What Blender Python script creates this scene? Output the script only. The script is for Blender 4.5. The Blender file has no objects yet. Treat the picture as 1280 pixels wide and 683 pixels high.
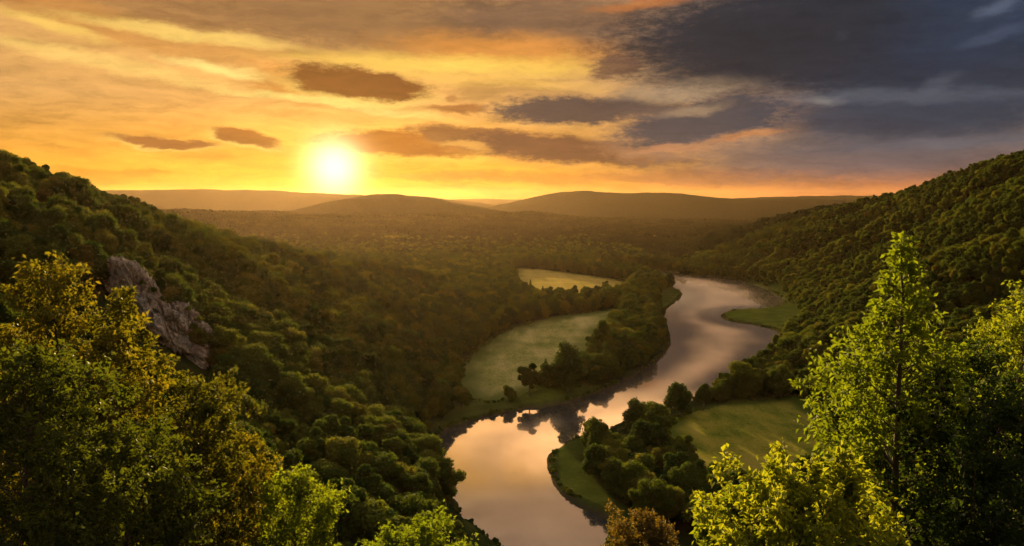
import bpy, math, random
import numpy as np
from mathutils import Vector, Matrix, Euler

random.seed(7)
RNG = np.random.default_rng(11)
SC = bpy.context.scene
COL = SC.collection
PI = math.pi
R = math.radians

# ------------------------------------------------------------------ camera
EYE = 120.0
FPX = 1004.0                    # focal length in pixels of a 1280 wide picture
PITCH = math.atan((341.5 - 247.0) / FPX)
CP, SP = math.cos(PITCH), math.sin(PITCH)
EXPO = 1.5

cam_d = bpy.data.cameras.new('camera')
cam_d.sensor_width = 36.0
cam_d.lens = 36.0 * FPX / 1280.0
cam_d.clip_start = 0.1
cam_d.clip_end = 60000
cam = bpy.data.objects.new('camera', cam_d)
COL.objects.link(cam)
cam.location = (0, 0, EYE)
cam.rotation_euler = (PI / 2 - PITCH, 0, 0)
SC.camera = cam


def ray(u, v):
    a = (u - 640.0) / FPX
    b = (341.5 - v) / FPX
    return (a, CP + b * SP, b * CP - SP)


def on_plane(u, v, z=0.0):
    d = ray(u, v)
    t = (z - EYE) / d[2]
    return (d[0] * t, d[1] * t)


def at_depth(u, v, y):
    d = ray(u, v)
    t = y / d[1]
    return (d[0] * t, y, EYE + d[2] * t)


def project(x, y, z):
    zz = z - EYE
    f = y * CP - zz * SP
    up = y * SP + zz * CP
    f = np.maximum(f, 0.01)
    return 640 + FPX * x / f, 341.5 - FPX * up / f, f


# ------------------------------------------------------------------ numpy noise
def _hash(ix, iy, seed):
    n = (ix.astype(np.int64) * 374761393 + iy.astype(np.int64) * 668265263 + seed * 1442695041) & 0xFFFFFFFF
    n = ((n ^ (n >> 13)) * 1274126177) & 0xFFFFFFFF
    n = n ^ (n >> 16)
    return (n & 0xFFFF) / 65535.0


def vnoise(x, y, seed=0):
    x = np.asarray(x, float)
    y = np.asarray(y, float)
    ix, iy = np.floor(x), np.floor(y)
    fx, fy = x - ix, y - iy
    fx = fx * fx * (3 - 2 * fx)
    fy = fy * fy * (3 - 2 * fy)
    a = _hash(ix, iy, seed)
    b = _hash(ix + 1, iy, seed)
    c = _hash(ix, iy + 1, seed)
    d = _hash(ix + 1, iy + 1, seed)
    return (a * (1 - fx) + b * fx) * (1 - fy) + (c * (1 - fx) + d * fx) * fy - 0.5


def fbm(x, y, seed=0, oct=3):
    s = 0
    a = 1.0
    for k in range(oct):
        s = s + a * vnoise(x * 2 ** k, y * 2 ** k, seed + k * 17)
        a *= 0.5
    return s


def sstep(a, b, x):
    t = np.clip((x - a) / (b - a), 0, 1)
    return t * t * (3 - 2 * t)


def smax(a, b, k):
    m = np.maximum(a, b)
    return m + k * np.log(np.exp((a - m) / k) + np.exp((b - m) / k))


# ------------------------------------------------------------------ plan outlines
def plan(pts, z=0.0):
    return np.array([on_plane(u, v, z) for u, v in pts])


def densify(P, n=3):
    """closed Catmull-Rom through the plan points"""
    out = []
    N = len(P)
    for i in range(N):
        p0, p1, p2, p3 = P[i - 1], P[i], P[(i + 1) % N], P[(i + 2) % N]
        for k in range(n):
            t = k / n
            out.append(0.5 * (2 * p1 + (p2 - p0) * t + (2 * p0 - 5 * p1 + 4 * p2 - p3) * t * t + (3 * p1 - p0 - 3 * p2 + p3) * t ** 3))
    return np.array(out)


def inside(P, x, y):
    r = np.zeros(x.shape, bool)
    n = len(P)
    j = n - 1
    for i in range(n):
        xi, yi = P[i]
        xj, yj = P[j]
        c = ((yi > y) != (yj > y)) & (x < (xj - xi) * (y - yi) / (yj - yi + 1e-12) + xi)
        r ^= c
        j = i
    return r


def sdist(P, x, y):
    """signed distance, negative inside"""
    d = np.full(x.shape, 1e9)
    n = len(P)
    for i in range(n):
        ax, ay = P[i - 1]
        bx, by = P[i]
        ex, ey = bx - ax, by - ay
        t = np.clip(((x - ax) * ex + (y - ay) * ey) / (ex * ex + ey * ey + 1e-9), 0, 1)
        d = np.minimum(d, (x - ax - t * ex) ** 2 + (y - ay - t * ey) ** 2)
    d = np.sqrt(d)
    return np.where(inside(P, x, y), -d, d)


RIVER_PX = [(648, 702), (614, 674), (588, 654), (571, 632), (554, 606), (546, 582), (546, 560), (556, 540), (582, 530),
            (638, 515), (705, 505), (758, 487), (812, 459), (834, 437), (838, 418), (829, 392), (848, 374), (852, 366),
            (836, 357), (815, 347), (770, 339), (740, 334), (752, 331.5), (800, 336), (850, 343), (912, 349), (950, 359),
            (976, 372), (978, 382), (958, 386),
            (930, 387), (907, 391), (902, 396), (916, 402), (950, 408), (974, 416), (966, 438), (950, 456), (912, 480),
            (890, 492), (850, 508), (820, 516), (775, 532), (735, 545), (705, 555), (688, 570), (686, 592), (698, 612),
            (724, 632), (752, 648), (762, 664), (756, 690)]
RIVER = plan(RIVER_PX)
# the river runs on below the viewpoint, out of the picture
tail_l = np.array([(RIVER[0][0] + 6, 235.0), (40.0, 195.0), (70.0, 160.0)])
tail_r = np.array([(105.0, 175.0), (70.0, 208.0), (48.0, 245.0)])
RIVER = np.vstack([RIVER, tail_r[::-1], tail_l[::-1]])
RIVER = densify(RIVER, 3)

MEADOW1 = densify(plan([(577, 488), (573, 470), (584, 452), (604, 432), (640, 411), (690, 397), (740, 390), (775, 387), (776, 400),
                        (754, 418), (742, 440), (724, 461), (702, 474), (670, 487), (645, 496), (606, 503)], 2), 2)
MEADOW2 = densify(plan([(640, 337), (665, 336), (700, 340), (745, 346), (784, 353), (790, 364), (760, 374), (710, 376), (675, 374), (650, 364)], 2), 2)
MEADOW3 = densify(plan([(826, 534), (868, 513), (905, 505), (945, 499), (975, 495), (1005, 498), (1040, 530), (1050, 580), (1000, 620),
                        (905, 622), (872, 592), (842, 560)], 2), 2)
SPIT = densify(plan([(900, 396), (930, 386), (985, 380), (1000, 392), (992, 412), (950, 409), (915, 402)], 1), 2)
BAR = densify(plan([(686, 572), (706, 553), (728, 545), (722, 575), (736, 600), (775, 628), (812, 650), (800, 672), (758, 662), (722, 634), (690, 602)], 1), 2)
STRIP = densify(plan([(552, 536), (572, 512), (620, 503), (690, 488), (735, 480), (740, 492), (705, 506), (638, 518), (580, 533)], 1), 2)
POINT = densify(plan([(826, 368), (838, 360), (853, 366), (848, 376), (832, 384), (822, 378)], 1), 2)
FARBANK = densify(plan([(850, 343), (912, 348.6), (950, 358.4), (980, 373), (984, 380), (976, 383), (944, 360), (905, 350.6), (850, 344.6)], 1), 2)

# feet of the two valley sides and their crests, as functions of y
LF = np.array([(0, 40), (150, 30), (276, -2), (330, -29), (356, -36), (404, -39), (476, -42), (540, -42), (608, -36), (717, -24), (854, 0), (979, -6),
               (1170, -20), (1369, -75), (1606, -190), (2000, -420), (2600, -800), (20000, -6000)], float)
RF = np.array([(0, 250), (250, 215), (385, 190), (476, 186), (540, 194), (620, 225), (700, 252), (814, 300), (920, 324), (1085, 336), (1217, 330),
               (1320, 300), (1500, 330), (2000, 420), (2600, 500), (20000, 4000)], float)
LCREST = np.array([(0, 150), (250, 150), (420, 138), (560, 110), (750, 71), (1100, 17), (1400, 6), (2000, 0), (20000, 0)], float)
RCREST = np.array([(0, 196), (700, 207), (900, 189), (1150, 142), (1400, 104), (1700, 76), (2000, 36), (2600, 12), (3200, 0), (20000, 0)], float)


def ip(T, y):
    return np.interp(y, T[:, 0], T[:, 1])


def profile_hill(x, y, y0, wid, pts, tail=True):
    """a far hill whose crest at distance y0 follows pts [(u, v)]"""
    px = np.array([(u - 640.0) / FPX * y0 for u, v in pts])
    pz = np.array([EYE + (247.0 - v) / FPX * y0 for u, v in pts])
    hz = np.interp(x, px, pz)
    g = np.exp(-((y - y0) / wid) ** 2)
    return hz * g


def terrain(x, y, detail=True):
    x = np.asarray(x, float)
    y = np.asarray(y, float)
    floor = 1.9 + 2.2 * sstep(1300, 2600, y) * (1 + 3.0 * fbm(x / 300, y / 500, 3)) + 0.5 * fbm(x / 60, y / 60, 5)
    # left side
    xl = ip(LF, y)
    s = xl - x
    sc = np.maximum(262 + xl, 90) + 0.05 * np.maximum(y - 1000, 0)
    t = s / sc
    ramp = sstep(0.0, 0.5, t)
    tt = t + 0.0
    f = np.where(tt > 0, tt - np.log1p(np.exp(np.minimum((tt - 1) * 9.0, 50))) / 9.0, 0)   # soft min(t, 1)
    f = np.clip(f, 0, 2)
    fold = np.abs(np.sin((y + 0.55 * s + 60 * fbm(x / 200, y / 200, 21)) * PI / 150.0))
    cl = ip(LCREST, y)
    left = 1.5 + cl * f + ramp * np.minimum(cl / 60, 1) * (-17 * (1 - fold) ** 1.6 + 9 * fbm(x / 90, y / 90, 31)) * sstep(1.3, 0.75, t) * sstep(0.05, .4, t)
    left = np.where(s > 0, left, -20 + 0 * s)
    left = left * 1.0
    # right side
    xr = ip(RF, y)
    s2 = x - xr
    sc2 = np.maximum(600 - xr, 120)
    t2 = s2 / sc2
    f2 = np.clip(np.where(t2 > 0, t2 - np.log1p(np.exp(np.minimum((t2 - 1) * 9.0, 50))) / 9.0, 0), 0, 2)
    f2 = np.where(t2 > 0.95, f2 + 0.12 * (t2 - .95), f2)
    fold2 = np.abs(np.sin((y + 0.75 * s2 + 80 * fbm(x / 220, y / 220, 51)) * PI / 200.0))
    cr = ip(RCREST, y)
    right = 1.5 + cr * f2 + np.minimum(cr / 60, 1) * (-25 * (1 - fold2) ** 1.5 + 10 * fbm(x / 110, y / 110, 61)) * sstep(0.03, .35, t2) * sstep(1.25, 0.8, t2)
    right = np.where(s2 > 0, right, -20 + 0 * s2)
    z = smax(smax(floor, left, 1.2), right, 1.2)
    # the hillside under the viewpoint
    camh = 118.35 - 0.515 * np.maximum(y, 0) - 0.15 * np.minimum(y, 0) + 1.2 * fbm(x / 25, y / 25, 71) * sstep(2, 14, np.hypot(x, y))
    camh = camh - 0.0006 * x * x * sstep(0, 60, np.abs(x))
    z = smax(z, np.where(y < 400, camh, -50), 2.5)
    # far hills
    far = np.zeros_like(z)
    far = np.maximum(far, profile_hill(x, y, 2600, 330, [(-300, 266), (150, 270), (240, 268), (330, 273), (420, 277), (520, 283), (640, 289), (760, 292), (900, 300)]))
    far = np.maximum(far, profile_hill(x, y, 3500, 420, [(150, 276), (300, 271), (370, 264), (420, 251), (465, 243.5), (500, 242.5), (540, 247), (590, 255), (640, 263), (720, 276), (850, 281), (1300, 284)]))
    far = np.maximum(far, profile_hill(x, y, 7000, 1300, [(-400, 240), (100, 239), (185, 237.5), (260, 237), (340, 239), (420, 242), (520, 246), (600, 254), (680, 268), (900, 280), (1500, 280)]))
    far = np.maximum(far, profile_hill(x, y, 5600, 800, [(-200, 290), (560, 272), (610, 260), (640, 253), (668, 246), (700, 240), (730, 238), (765, 240), (850, 243), (940, 249), (1000, 250), (1100, 250), (1700, 248)]))
    far = np.maximum(far, profile_hill(x, y, 7600, 900, [(-200, 275), (700, 262), (850, 251), (940, 247), (1000, 246), (1060, 245), (1200, 244), (1700, 244)]))
    far = np.maximum(far, profile_hill(x, y, 11500, 1300, [(-900, 250), (300, 251), (560, 250), (600, 249), (660, 249.5), (1000, 250), (2200, 250)]))
    far = far + sstep(5, 60, far) * (14 * fbm(x / 350, y / 500, 81) + 6 * fbm(x / 90, y / 140, 91))
    z = np.where(y > 1900, smax(z, far, 6.0), z)
    # river bed
    m = (y > 120) & (y < 1700) & (x > -300) & (x < 520)
    if m.any():
        dm = sdist(RIVER, x[m], y[m])
        wob = 2.4 * fbm(x[m] / 9, y[m] / 14, 44)
        dm = dm + wob
        zz = z[m]
        bank = np.minimum(zz, 0.15 + 0.34 * np.maximum(dm, 0) + 0.05 * np.maximum(dm, 0) ** 2)
        z[m] = np.where(dm > 0, bank, -0.6 * sstep(0, -3, dm) * 2 + 0.15 * sstep(-1.5, 0, dm) - 0.05)
    return z


# ------------------------------------------------------------------ object helpers
def tag(o, label=None, cat=None, group=None, kind=None):
    if label:
        o['label'] = label
    if cat:
        o['category'] = cat
    if group:
        o['group'] = group
    if kind:
        o['kind'] = kind
    return o


def mesh_from(name, V, F, mat=None, smooth=True, attrs=None):
    """V (n,3), F (m,k) with constant k"""
    V = np.ascontiguousarray(V, np.float32)
    F = np.ascontiguousarray(F, np.int32)
    me = bpy.data.meshes.new(name)
    n, (m, k) = len(V), F.shape
    me.vertices.add(n)
    me.vertices.foreach_set('co', V.ravel())
    me.loops.add(m * k)
    me.loops.foreach_set('vertex_index', F.ravel())
    me.polygons.add(m)
    me.polygons.foreach_set('loop_start', np.arange(0, m * k, k, dtype=np.int32))
    me.polygons.foreach_set('loop_total', np.full(m, k, np.int32))
    me.polygons.foreach_set('use_smooth', np.full(m, smooth, bool))
    me.update(calc_edges=True)
    if attrs:
        for an, av in attrs.items():
            a = me.attributes.new(an, 'FLOAT', 'POINT')
            a.data.foreach_set('value', np.ascontiguousarray(av, np.float32))
    if mat:
        me.materials.append(mat)
    return me


def obj(name, me, parent=None):
    o = bpy.data.objects.new(name, me)
    COL.objects.link(o)
    if parent:
        o.parent = parent
    return o


def empty(name, loc, rz=0.0, sc=1.0):
    o = bpy.data.objects.new(name, None)
    COL.objects.link(o)
    o.location = loc
    o.rotation_euler = (0, 0, rz)
    o.scale = (sc, sc, sc) if not isinstance(sc, tuple) else sc
    o.empty_display_size = 0.5
    return o


# ------------------------------------------------------------------ materials
def new_mat(name):
    m = bpy.data.materials.new(name)
    m.use_nodes = True
    nt = m.node_tree
    nt.nodes.clear()
    out = nt.nodes.new('ShaderNodeOutputMaterial')
    return m, nt, out


def N(nt, typ, **kw):
    n = nt.nodes.new(typ)
    for k, v in kw.items():
        setattr(n, k, v)
    return n


def ramp(nt, fac, stops, interp='LINEAR'):
    r = nt.nodes.new('ShaderNodeValToRGB')
    r.color_ramp.interpolation = interp
    els = r.color_ramp.elements
    while len(els) > 1:
        els.remove(els[-1])
    els[0].position = stops[0][0]
    els[0].color = (*stops[0][1], 1)
    for p, c in stops[1:]:
        e = els.new(p)
        e.color = (*c, 1)
    if fac is not None:
        nt.links.new(fac, r.inputs[0])
    return r.outputs[0]


def math_n(nt, op, a, b=None, clamp=False):
    n = nt.nodes.new('ShaderNodeMath')
    n.operation = op
    n.use_clamp = clamp
    for i, s in enumerate((a, b)):
        if s is None:
            continue
        if isinstance(s, (int, float)):
            n.inputs[i].default_value = s
        else:
            nt.links.new(s, n.inputs[i])
    return n.outputs[0]


def mixc(nt, fac, a, b, blend='MIX'):
    n = nt.nodes.new('ShaderNodeMix')
    n.data_type = 'RGBA'
    n.blend_type = blend
    n.clamp_factor = True
    for sock, val in ((n.inputs[0], fac), (n.inputs[6], a), (n.inputs[7], b)):
        if isinstance(val, (int, float)):
            sock.default_value = val
        elif isinstance(val, tuple):
            sock.default_value = (*val, 1)
        else:
            nt.links.new(val, sock)
    return n.outputs[2]


def leaf_mat(name, stops, trans=0.4, tcol=(1.35, 1.2, 0.45), rough=0.85, spec=0.03):
    """stops: palette picked per tree and varied leaf by leaf"""
    m, nt, out = new_mat(name)
    info = N(nt, 'ShaderNodeObjectInfo')
    att = N(nt, 'ShaderNodeAttribute', attribute_name='tint')
    f = math_n(nt, 'ADD', math_n(nt, 'MULTIPLY', info.outputs['Random'], 0.72), math_n(nt, 'MULTIPLY', att.outputs['Fac'], 0.28))
    col = ramp(nt, f, stops)
    pb = N(nt, 'ShaderNodeBsdfPrincipled')
    nt.links.new(col, pb.inputs['Base Color'])
    pb.inputs['Roughness'].default_value = rough
    pb.inputs['Specular IOR Level'].default_value = spec
    tr = N(nt, 'ShaderNodeBsdfTranslucent')
    nt.links.new(mixc(nt, 1.0, col, tcol, 'MULTIPLY'), tr.inputs['Color'])
    mx = N(nt, 'ShaderNodeMixShader')
    mx.inputs[0].default_value = trans
    nt.links.new(pb.outputs[0], mx.inputs[1])
    nt.links.new(tr.outputs[0], mx.inputs[2])
    nt.links.new(mx.outputs[0], out.inputs[0])
    return m


def bark_mat(name, a=(0.045, 0.032, 0.022), b=(0.11, 0.085, 0.06)):
    m, nt, out = new_mat(name)
    tc = N(nt, 'ShaderNodeTexCoord')
    mp = N(nt, 'ShaderNodeMapping')
    mp.inputs['Scale'].default_value = (9, 9, 1.6)
    nt.links.new(tc.outputs['Object'], mp.inputs[0])
    no = N(nt, 'ShaderNodeTexNoise')
    no.inputs['Scale'].default_value = 2.0
    no.inputs['Detail'].default_value = 6
    nt.links.new(mp.outputs[0], no.inputs['Vector'])
    pb = N(nt, 'ShaderNodeBsdfPrincipled')
    nt.links.new(ramp(nt, no.outputs[0], [(0.3, a), (0.7, b)]), pb.inputs['Base Color'])
    pb.inputs['Roughness'].default_value = 0.9
    bp = N(nt, 'ShaderNodeBump')
    bp.inputs['Strength'].default_value = 0.8
    bp.inputs['Distance'].default_value = 0.03
    nt.links.new(no.outputs[0], bp.inputs['Height'])
    nt.links.new(bp.outputs[0], pb.inputs['Normal'])
    nt.links.new(pb.outputs[0], out.inputs[0])
    return m


def ground_mat(name, stops, scale=0.05, fine=0.8, bump=0.6, stretch=(1, 1, 1), attr=None, attr_stops=None, lines=None, edge=None):
    m, nt, out = new_mat(name)
    tc = N(nt, 'ShaderNodeTexCoord')
    mp = N(nt, 'ShaderNodeMapping')
    mp.inputs['Scale'].default_value = stretch
    nt.links.new(tc.outputs['Object'], mp.inputs[0])
    n1 = N(nt, 'ShaderNodeTexNoise')
    n1.inputs['Scale'].default_value = scale
    n1.inputs['Detail'].default_value = 7
    n1.inputs['Roughness'].default_value = 0.6
    nt.links.new(mp.outputs[0], n1.inputs['Vector'])
    n2 = N(nt, 'ShaderNodeTexNoise')
    n2.inputs['Scale'].default_value = fine
    n2.inputs['Detail'].default_value = 4
    nt.links.new(mp.outputs[0], n2.inputs['Vector'])
    f = math_n(nt, 'ADD', math_n(nt, 'MULTIPLY', n1.outputs[0], 0.7), math_n(nt, 'MULTIPLY', n2.outputs[0], 0.3))
    if lines:
        ml = N(nt, 'ShaderNodeMapping')
        ml.inputs['Rotation'].default_value = (0, 0, lines[0])
        ml.inputs['Scale'].default_value = (lines[1], lines[1] * .08, 1)
        nt.links.new(tc.outputs['Object'], ml.inputs[0])
        n3 = N(nt, 'ShaderNodeTexNoise')
        n3.inputs['Scale'].default_value = 1.0
        n3.inputs['Detail'].default_value = 5
        n3.inputs['Distortion'].default_value = .6
        nt.links.new(ml.outputs[0], n3.inputs['Vector'])
        f = math_n(nt, 'ADD', f, math_n(nt, 'MULTIPLY', math_n(nt, 'SUBTRACT', n3.outputs[0], .5), lines[2]))
    col = ramp(nt, f, stops)
    if attr:
        at = N(nt, 'ShaderNodeAttribute', attribute_name=attr)
        col = mixc(nt, at.outputs['Fac'], col, ramp(nt, f, attr_stops))
        am = N(nt, 'ShaderNodeAttribute', attribute_name='mud')  # bare wet earth at the waterline
        col = mixc(nt, am.outputs['Fac'], col, (.05, .04, .027))
    if edge:
        ae = N(nt, 'ShaderNodeAttribute', attribute_name='edge')
        col = mixc(nt, ae.outputs['Fac'], col, edge)
    pb = N(nt, 'ShaderNodeBsdfPrincipled')
    nt.links.new(col, pb.inputs['Base Color'])
    pb.inputs['Roughness'].default_value = 1.0
    pb.inputs['Specular IOR Level'].default_value = 0.0
    bp = N(nt, 'ShaderNodeBump')
    bp.inputs['Strength'].default_value = bump
    bp.inputs['Distance'].default_value = 0.5
    nt.links.new(f, bp.inputs['Height'])
    nt.links.new(bp.outputs[0], pb.inputs['Normal'])
    nt.links.new(pb.outputs[0], out.inputs[0])
    return m


# ------------------------------------------------------------------ terrain sheet, meadows, river
def build_ground():
    ay = -45.0
    ang = np.radians(np.linspace(-50, 50, 521))
    r = [3.0]
    while r[-1] < 13500:
        r.append(r[-1] * 1.0082 + 0.0)
    r = np.array(r)
    A, RR = np.meshgrid(ang, r)
    X = RR * np.sin(A)
    Y = ay + RR * np.cos(A)
    Z = terrain(X, Y)
    nr, na = X.shape
    idx = np.arange(nr * na).reshape(nr, na)
    F = np.stack([idx[:-1, :-1], idx[:-1, 1:], idx[1:, 1:], idx[1:, :-1]], -1).reshape(-1, 4)
    V = np.stack([X, Y, Z], -1).reshape(-1, 3)
    cx = V[F].mean(1)
    x, y = cx[:, 0], cx[:, 1]
    zone = np.zeros(len(F), int)
    wx = x + 5 * fbm(x / 14, y / 20, 5)
    wy = y + 8 * fbm(x / 14, y / 20, 6)
    for k, P in enumerate((MEADOW1, MEADOW2, MEADOW3)):
        b = (x > P[:, 0].min() - 9) & (x < P[:, 0].max() + 9) & (y > P[:, 1].min() - 12) & (y < P[:, 1].max() + 12)
        ii = np.where(b)[0]
        zone[ii[inside(P, wx[ii], wy[ii])]] = k + 1
    # grass on the low ground by the river
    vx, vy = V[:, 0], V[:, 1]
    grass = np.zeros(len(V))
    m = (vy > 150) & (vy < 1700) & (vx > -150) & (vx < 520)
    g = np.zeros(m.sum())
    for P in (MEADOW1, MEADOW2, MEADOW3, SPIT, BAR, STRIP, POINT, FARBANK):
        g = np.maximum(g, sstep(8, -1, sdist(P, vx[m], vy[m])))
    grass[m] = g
    mud = np.zeros(len(V))
    mud[m] = sstep(2.4, .5, np.abs(sdist(RIVER, vx[m], vy[m]) + 2.4 * fbm(vx[m] / 9, vy[m] / 14, 44) + 1.2 * fbm(vx[m] / 5, vy[m] / 5, 9)))
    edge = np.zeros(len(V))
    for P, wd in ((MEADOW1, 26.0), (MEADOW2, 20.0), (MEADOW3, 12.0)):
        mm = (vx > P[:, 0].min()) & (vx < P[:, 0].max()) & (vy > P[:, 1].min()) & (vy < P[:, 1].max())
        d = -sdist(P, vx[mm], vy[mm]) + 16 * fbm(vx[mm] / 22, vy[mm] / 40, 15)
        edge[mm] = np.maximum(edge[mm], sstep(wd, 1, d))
    mats = [
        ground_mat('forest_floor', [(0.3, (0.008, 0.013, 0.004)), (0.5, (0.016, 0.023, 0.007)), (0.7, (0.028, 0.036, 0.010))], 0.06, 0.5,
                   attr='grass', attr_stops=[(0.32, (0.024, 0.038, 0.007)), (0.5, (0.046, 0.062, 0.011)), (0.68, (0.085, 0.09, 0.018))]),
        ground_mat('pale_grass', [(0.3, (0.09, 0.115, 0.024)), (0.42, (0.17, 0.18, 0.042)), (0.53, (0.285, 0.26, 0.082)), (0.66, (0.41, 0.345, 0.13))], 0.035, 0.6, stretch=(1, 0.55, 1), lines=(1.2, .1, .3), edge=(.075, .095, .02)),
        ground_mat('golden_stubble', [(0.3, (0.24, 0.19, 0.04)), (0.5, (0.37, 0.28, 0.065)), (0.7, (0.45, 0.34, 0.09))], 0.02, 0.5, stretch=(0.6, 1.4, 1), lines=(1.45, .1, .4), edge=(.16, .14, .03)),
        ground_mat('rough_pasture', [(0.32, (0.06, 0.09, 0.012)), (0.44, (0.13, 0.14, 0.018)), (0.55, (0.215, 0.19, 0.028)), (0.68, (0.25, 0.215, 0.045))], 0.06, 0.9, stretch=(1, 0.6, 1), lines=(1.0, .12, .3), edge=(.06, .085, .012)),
    ]
    names = ['ground', 'meadow', 'stubble_field', 'pasture']
    for k in range(4):
        f = F[zone == k]
        u, inv = np.unique(f, return_inverse=True)
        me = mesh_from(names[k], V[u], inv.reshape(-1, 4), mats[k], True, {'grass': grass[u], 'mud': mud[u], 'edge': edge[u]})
        o = obj(names[k], me)
        o['kind'] = 'structure'


def water_mat():
    m, nt, out = new_mat('river_water')
    tc = N(nt, 'ShaderNodeTexCoord')
    mp = N(nt, 'ShaderNodeMapping')
    mp.inputs['Scale'].default_value = (1.0, 0.4, 1)
    mp.inputs['Rotation'].default_value = (0, 0, 0.3)
    nt.links.new(tc.outputs['Object'], mp.inputs[0])
    n1 = N(nt, 'ShaderNodeTexNoise')
    n1.inputs['Scale'].default_value = 0.9
    n1.inputs['Detail'].default_value = 3
    nt.links.new(mp.outputs[0], n1.inputs['Vector'])
    n2 = N(nt, 'ShaderNodeTexNoise')          # calm and ruffled patches
    n2.inputs['Scale'].default_value = 0.02
    n2.inputs['Detail'].default_value = 4
    nt.links.new(mp.outputs[0], n2.inputs['Vector'])
    bp = N(nt, 'ShaderNodeBump')
    bp.inputs['Distance'].default_value = 0.05
    nt.links.new(math_n(nt, 'MULTIPLY', ramp(nt, n2.outputs[0], [(0.45, (0.12,) * 3), (0.62, (0.5,) * 3)]), 0.25), bp.inputs['Strength'])
    nt.links.new(n1.outputs[0], bp.inputs['Height'])
    fr = N(nt, 'ShaderNodeFresnel')
    fr.inputs['IOR'].default_value = 2.0
    nt.links.new(bp.outputs[0], fr.inputs['Normal'])
    g1 = N(nt, 'ShaderNodeBsdfGlossy')
    g1.inputs['Roughness'].default_value = 0.03
    g2 = N(nt, 'ShaderNodeBsdfGlossy')
    g2.inputs['Roughness'].default_value = 0.24
    for g in (g1, g2):
        g.inputs['Color'].default_value = (1, 1, 1, 1)
        nt.links.new(bp.outputs[0], g.inputs['Normal'])
    mg = N(nt, 'ShaderNodeMixShader')
    ca = N(nt, 'ShaderNodeAttribute', attribute_name='calm')
    open_ = math_n(nt, 'SUBTRACT', 1.0, math_n(nt, 'MULTIPLY', ca.outputs['Fac'], .88))
    nt.links.new(math_n(nt, 'MULTIPLY', ramp(nt, n2.outputs[0], [(0.36, (0.45,) * 3), (0.62, (0.75,) * 3)]), open_), mg.inputs[0])
    nt.links.new(g1.outputs[0], mg.inputs[1])
    nt.links.new(g2.outputs[0], mg.inputs[2])
    df = N(nt, 'ShaderNodeBsdfDiffuse')
    df.inputs['Color'].default_value = (0.035, 0.035, 0.028, 1)
    mx = N(nt, 'ShaderNodeMixShader')
    nt.links.new(fr.outputs[0], mx.inputs[0])
    nt.links.new(df.outputs[0], mx.inputs[1])
    nt.links.new(mg.outputs[0], mx.inputs[2])
    nt.links.new(mx.outputs[0], out.inputs[0])
    return m


def build_river():
    xs = np.arange(-120, 421, 6.0)
    ys = np.arange(130, 1651, 8.0)
    X, Y = np.meshgrid(xs, ys)
    idx = np.arange(X.size).reshape(X.shape)
    F = np.stack([idx[:-1, :-1], idx[:-1, 1:], idx[1:, 1:], idx[1:, :-1]], -1).reshape(-1, 4)
    V = np.stack([X.ravel(), Y.ravel(), 0 * X.ravel()], -1)
    d = -sdist(RIVER, V[:, 0], V[:, 1])
    wide = 17 + 0.022 * np.maximum(V[:, 1] - 300, 0)
    calm = sstep(1.5, .5, d / wide + .5 * fbm(V[:, 0] / 30, V[:, 1] / 60, 17))
    o = obj('river', mesh_from('river', V, F, water_mat(), True, {'calm': calm}))
    o['kind'] = 'structure'


# ------------------------------------------------------------------ mid-distance trees
def ico_arrays(sub):
    import bmesh
    bm = bmesh.new()
    bmesh.ops.create_icosphere(bm, subdivisions=sub, radius=1.0)
    bm.verts.ensure_lookup_table()
    V = np.array([v.co[:] for v in bm.verts])
    F = np.array([[v.index for v in f.verts] for f in bm.faces])
    bm.free()
    return V, F


ICO_V, ICO_F = ico_arrays(2)


def cards(P, Nn, size, rng, jitter=0.6):
    """leaf sprays: small bent rhombs at P facing roughly along Nn; returns V, F(tri), tint"""
    n = len(P)
    d = Nn + rng.normal(0, jitter, (n, 3))
    d /= np.linalg.norm(d, axis=1)[:, None] + 1e-9
    a = rng.normal(0, 1, (n, 3))
    t = np.cross(d, a)
    t /= np.linalg.norm(t, axis=1)[:, None] + 1e-9
    b = np.cross(d, t)
    L = (size * rng.uniform(0.65, 1.35, n))[:, None]
    W = L * rng.uniform(0.45, 0.8, n)[:, None]
    bend = L * rng.uniform(-0.25, 0.25, n)[:, None]
    V = np.stack([P - t * L * .5, P + b * W * .5 + d * bend, P + t * L * .5, P - b * W * .5 + d * bend], 1).reshape(-1, 3)
    i = np.arange(n)[:, None] * 4
    F = np.concatenate([i + np.array([[0, 1, 2]]), i + np.array([[0, 2, 3]])], 0)
    tint = np.repeat(rng.uniform(0, 1, n), 4)
    return V, F, tint


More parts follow.
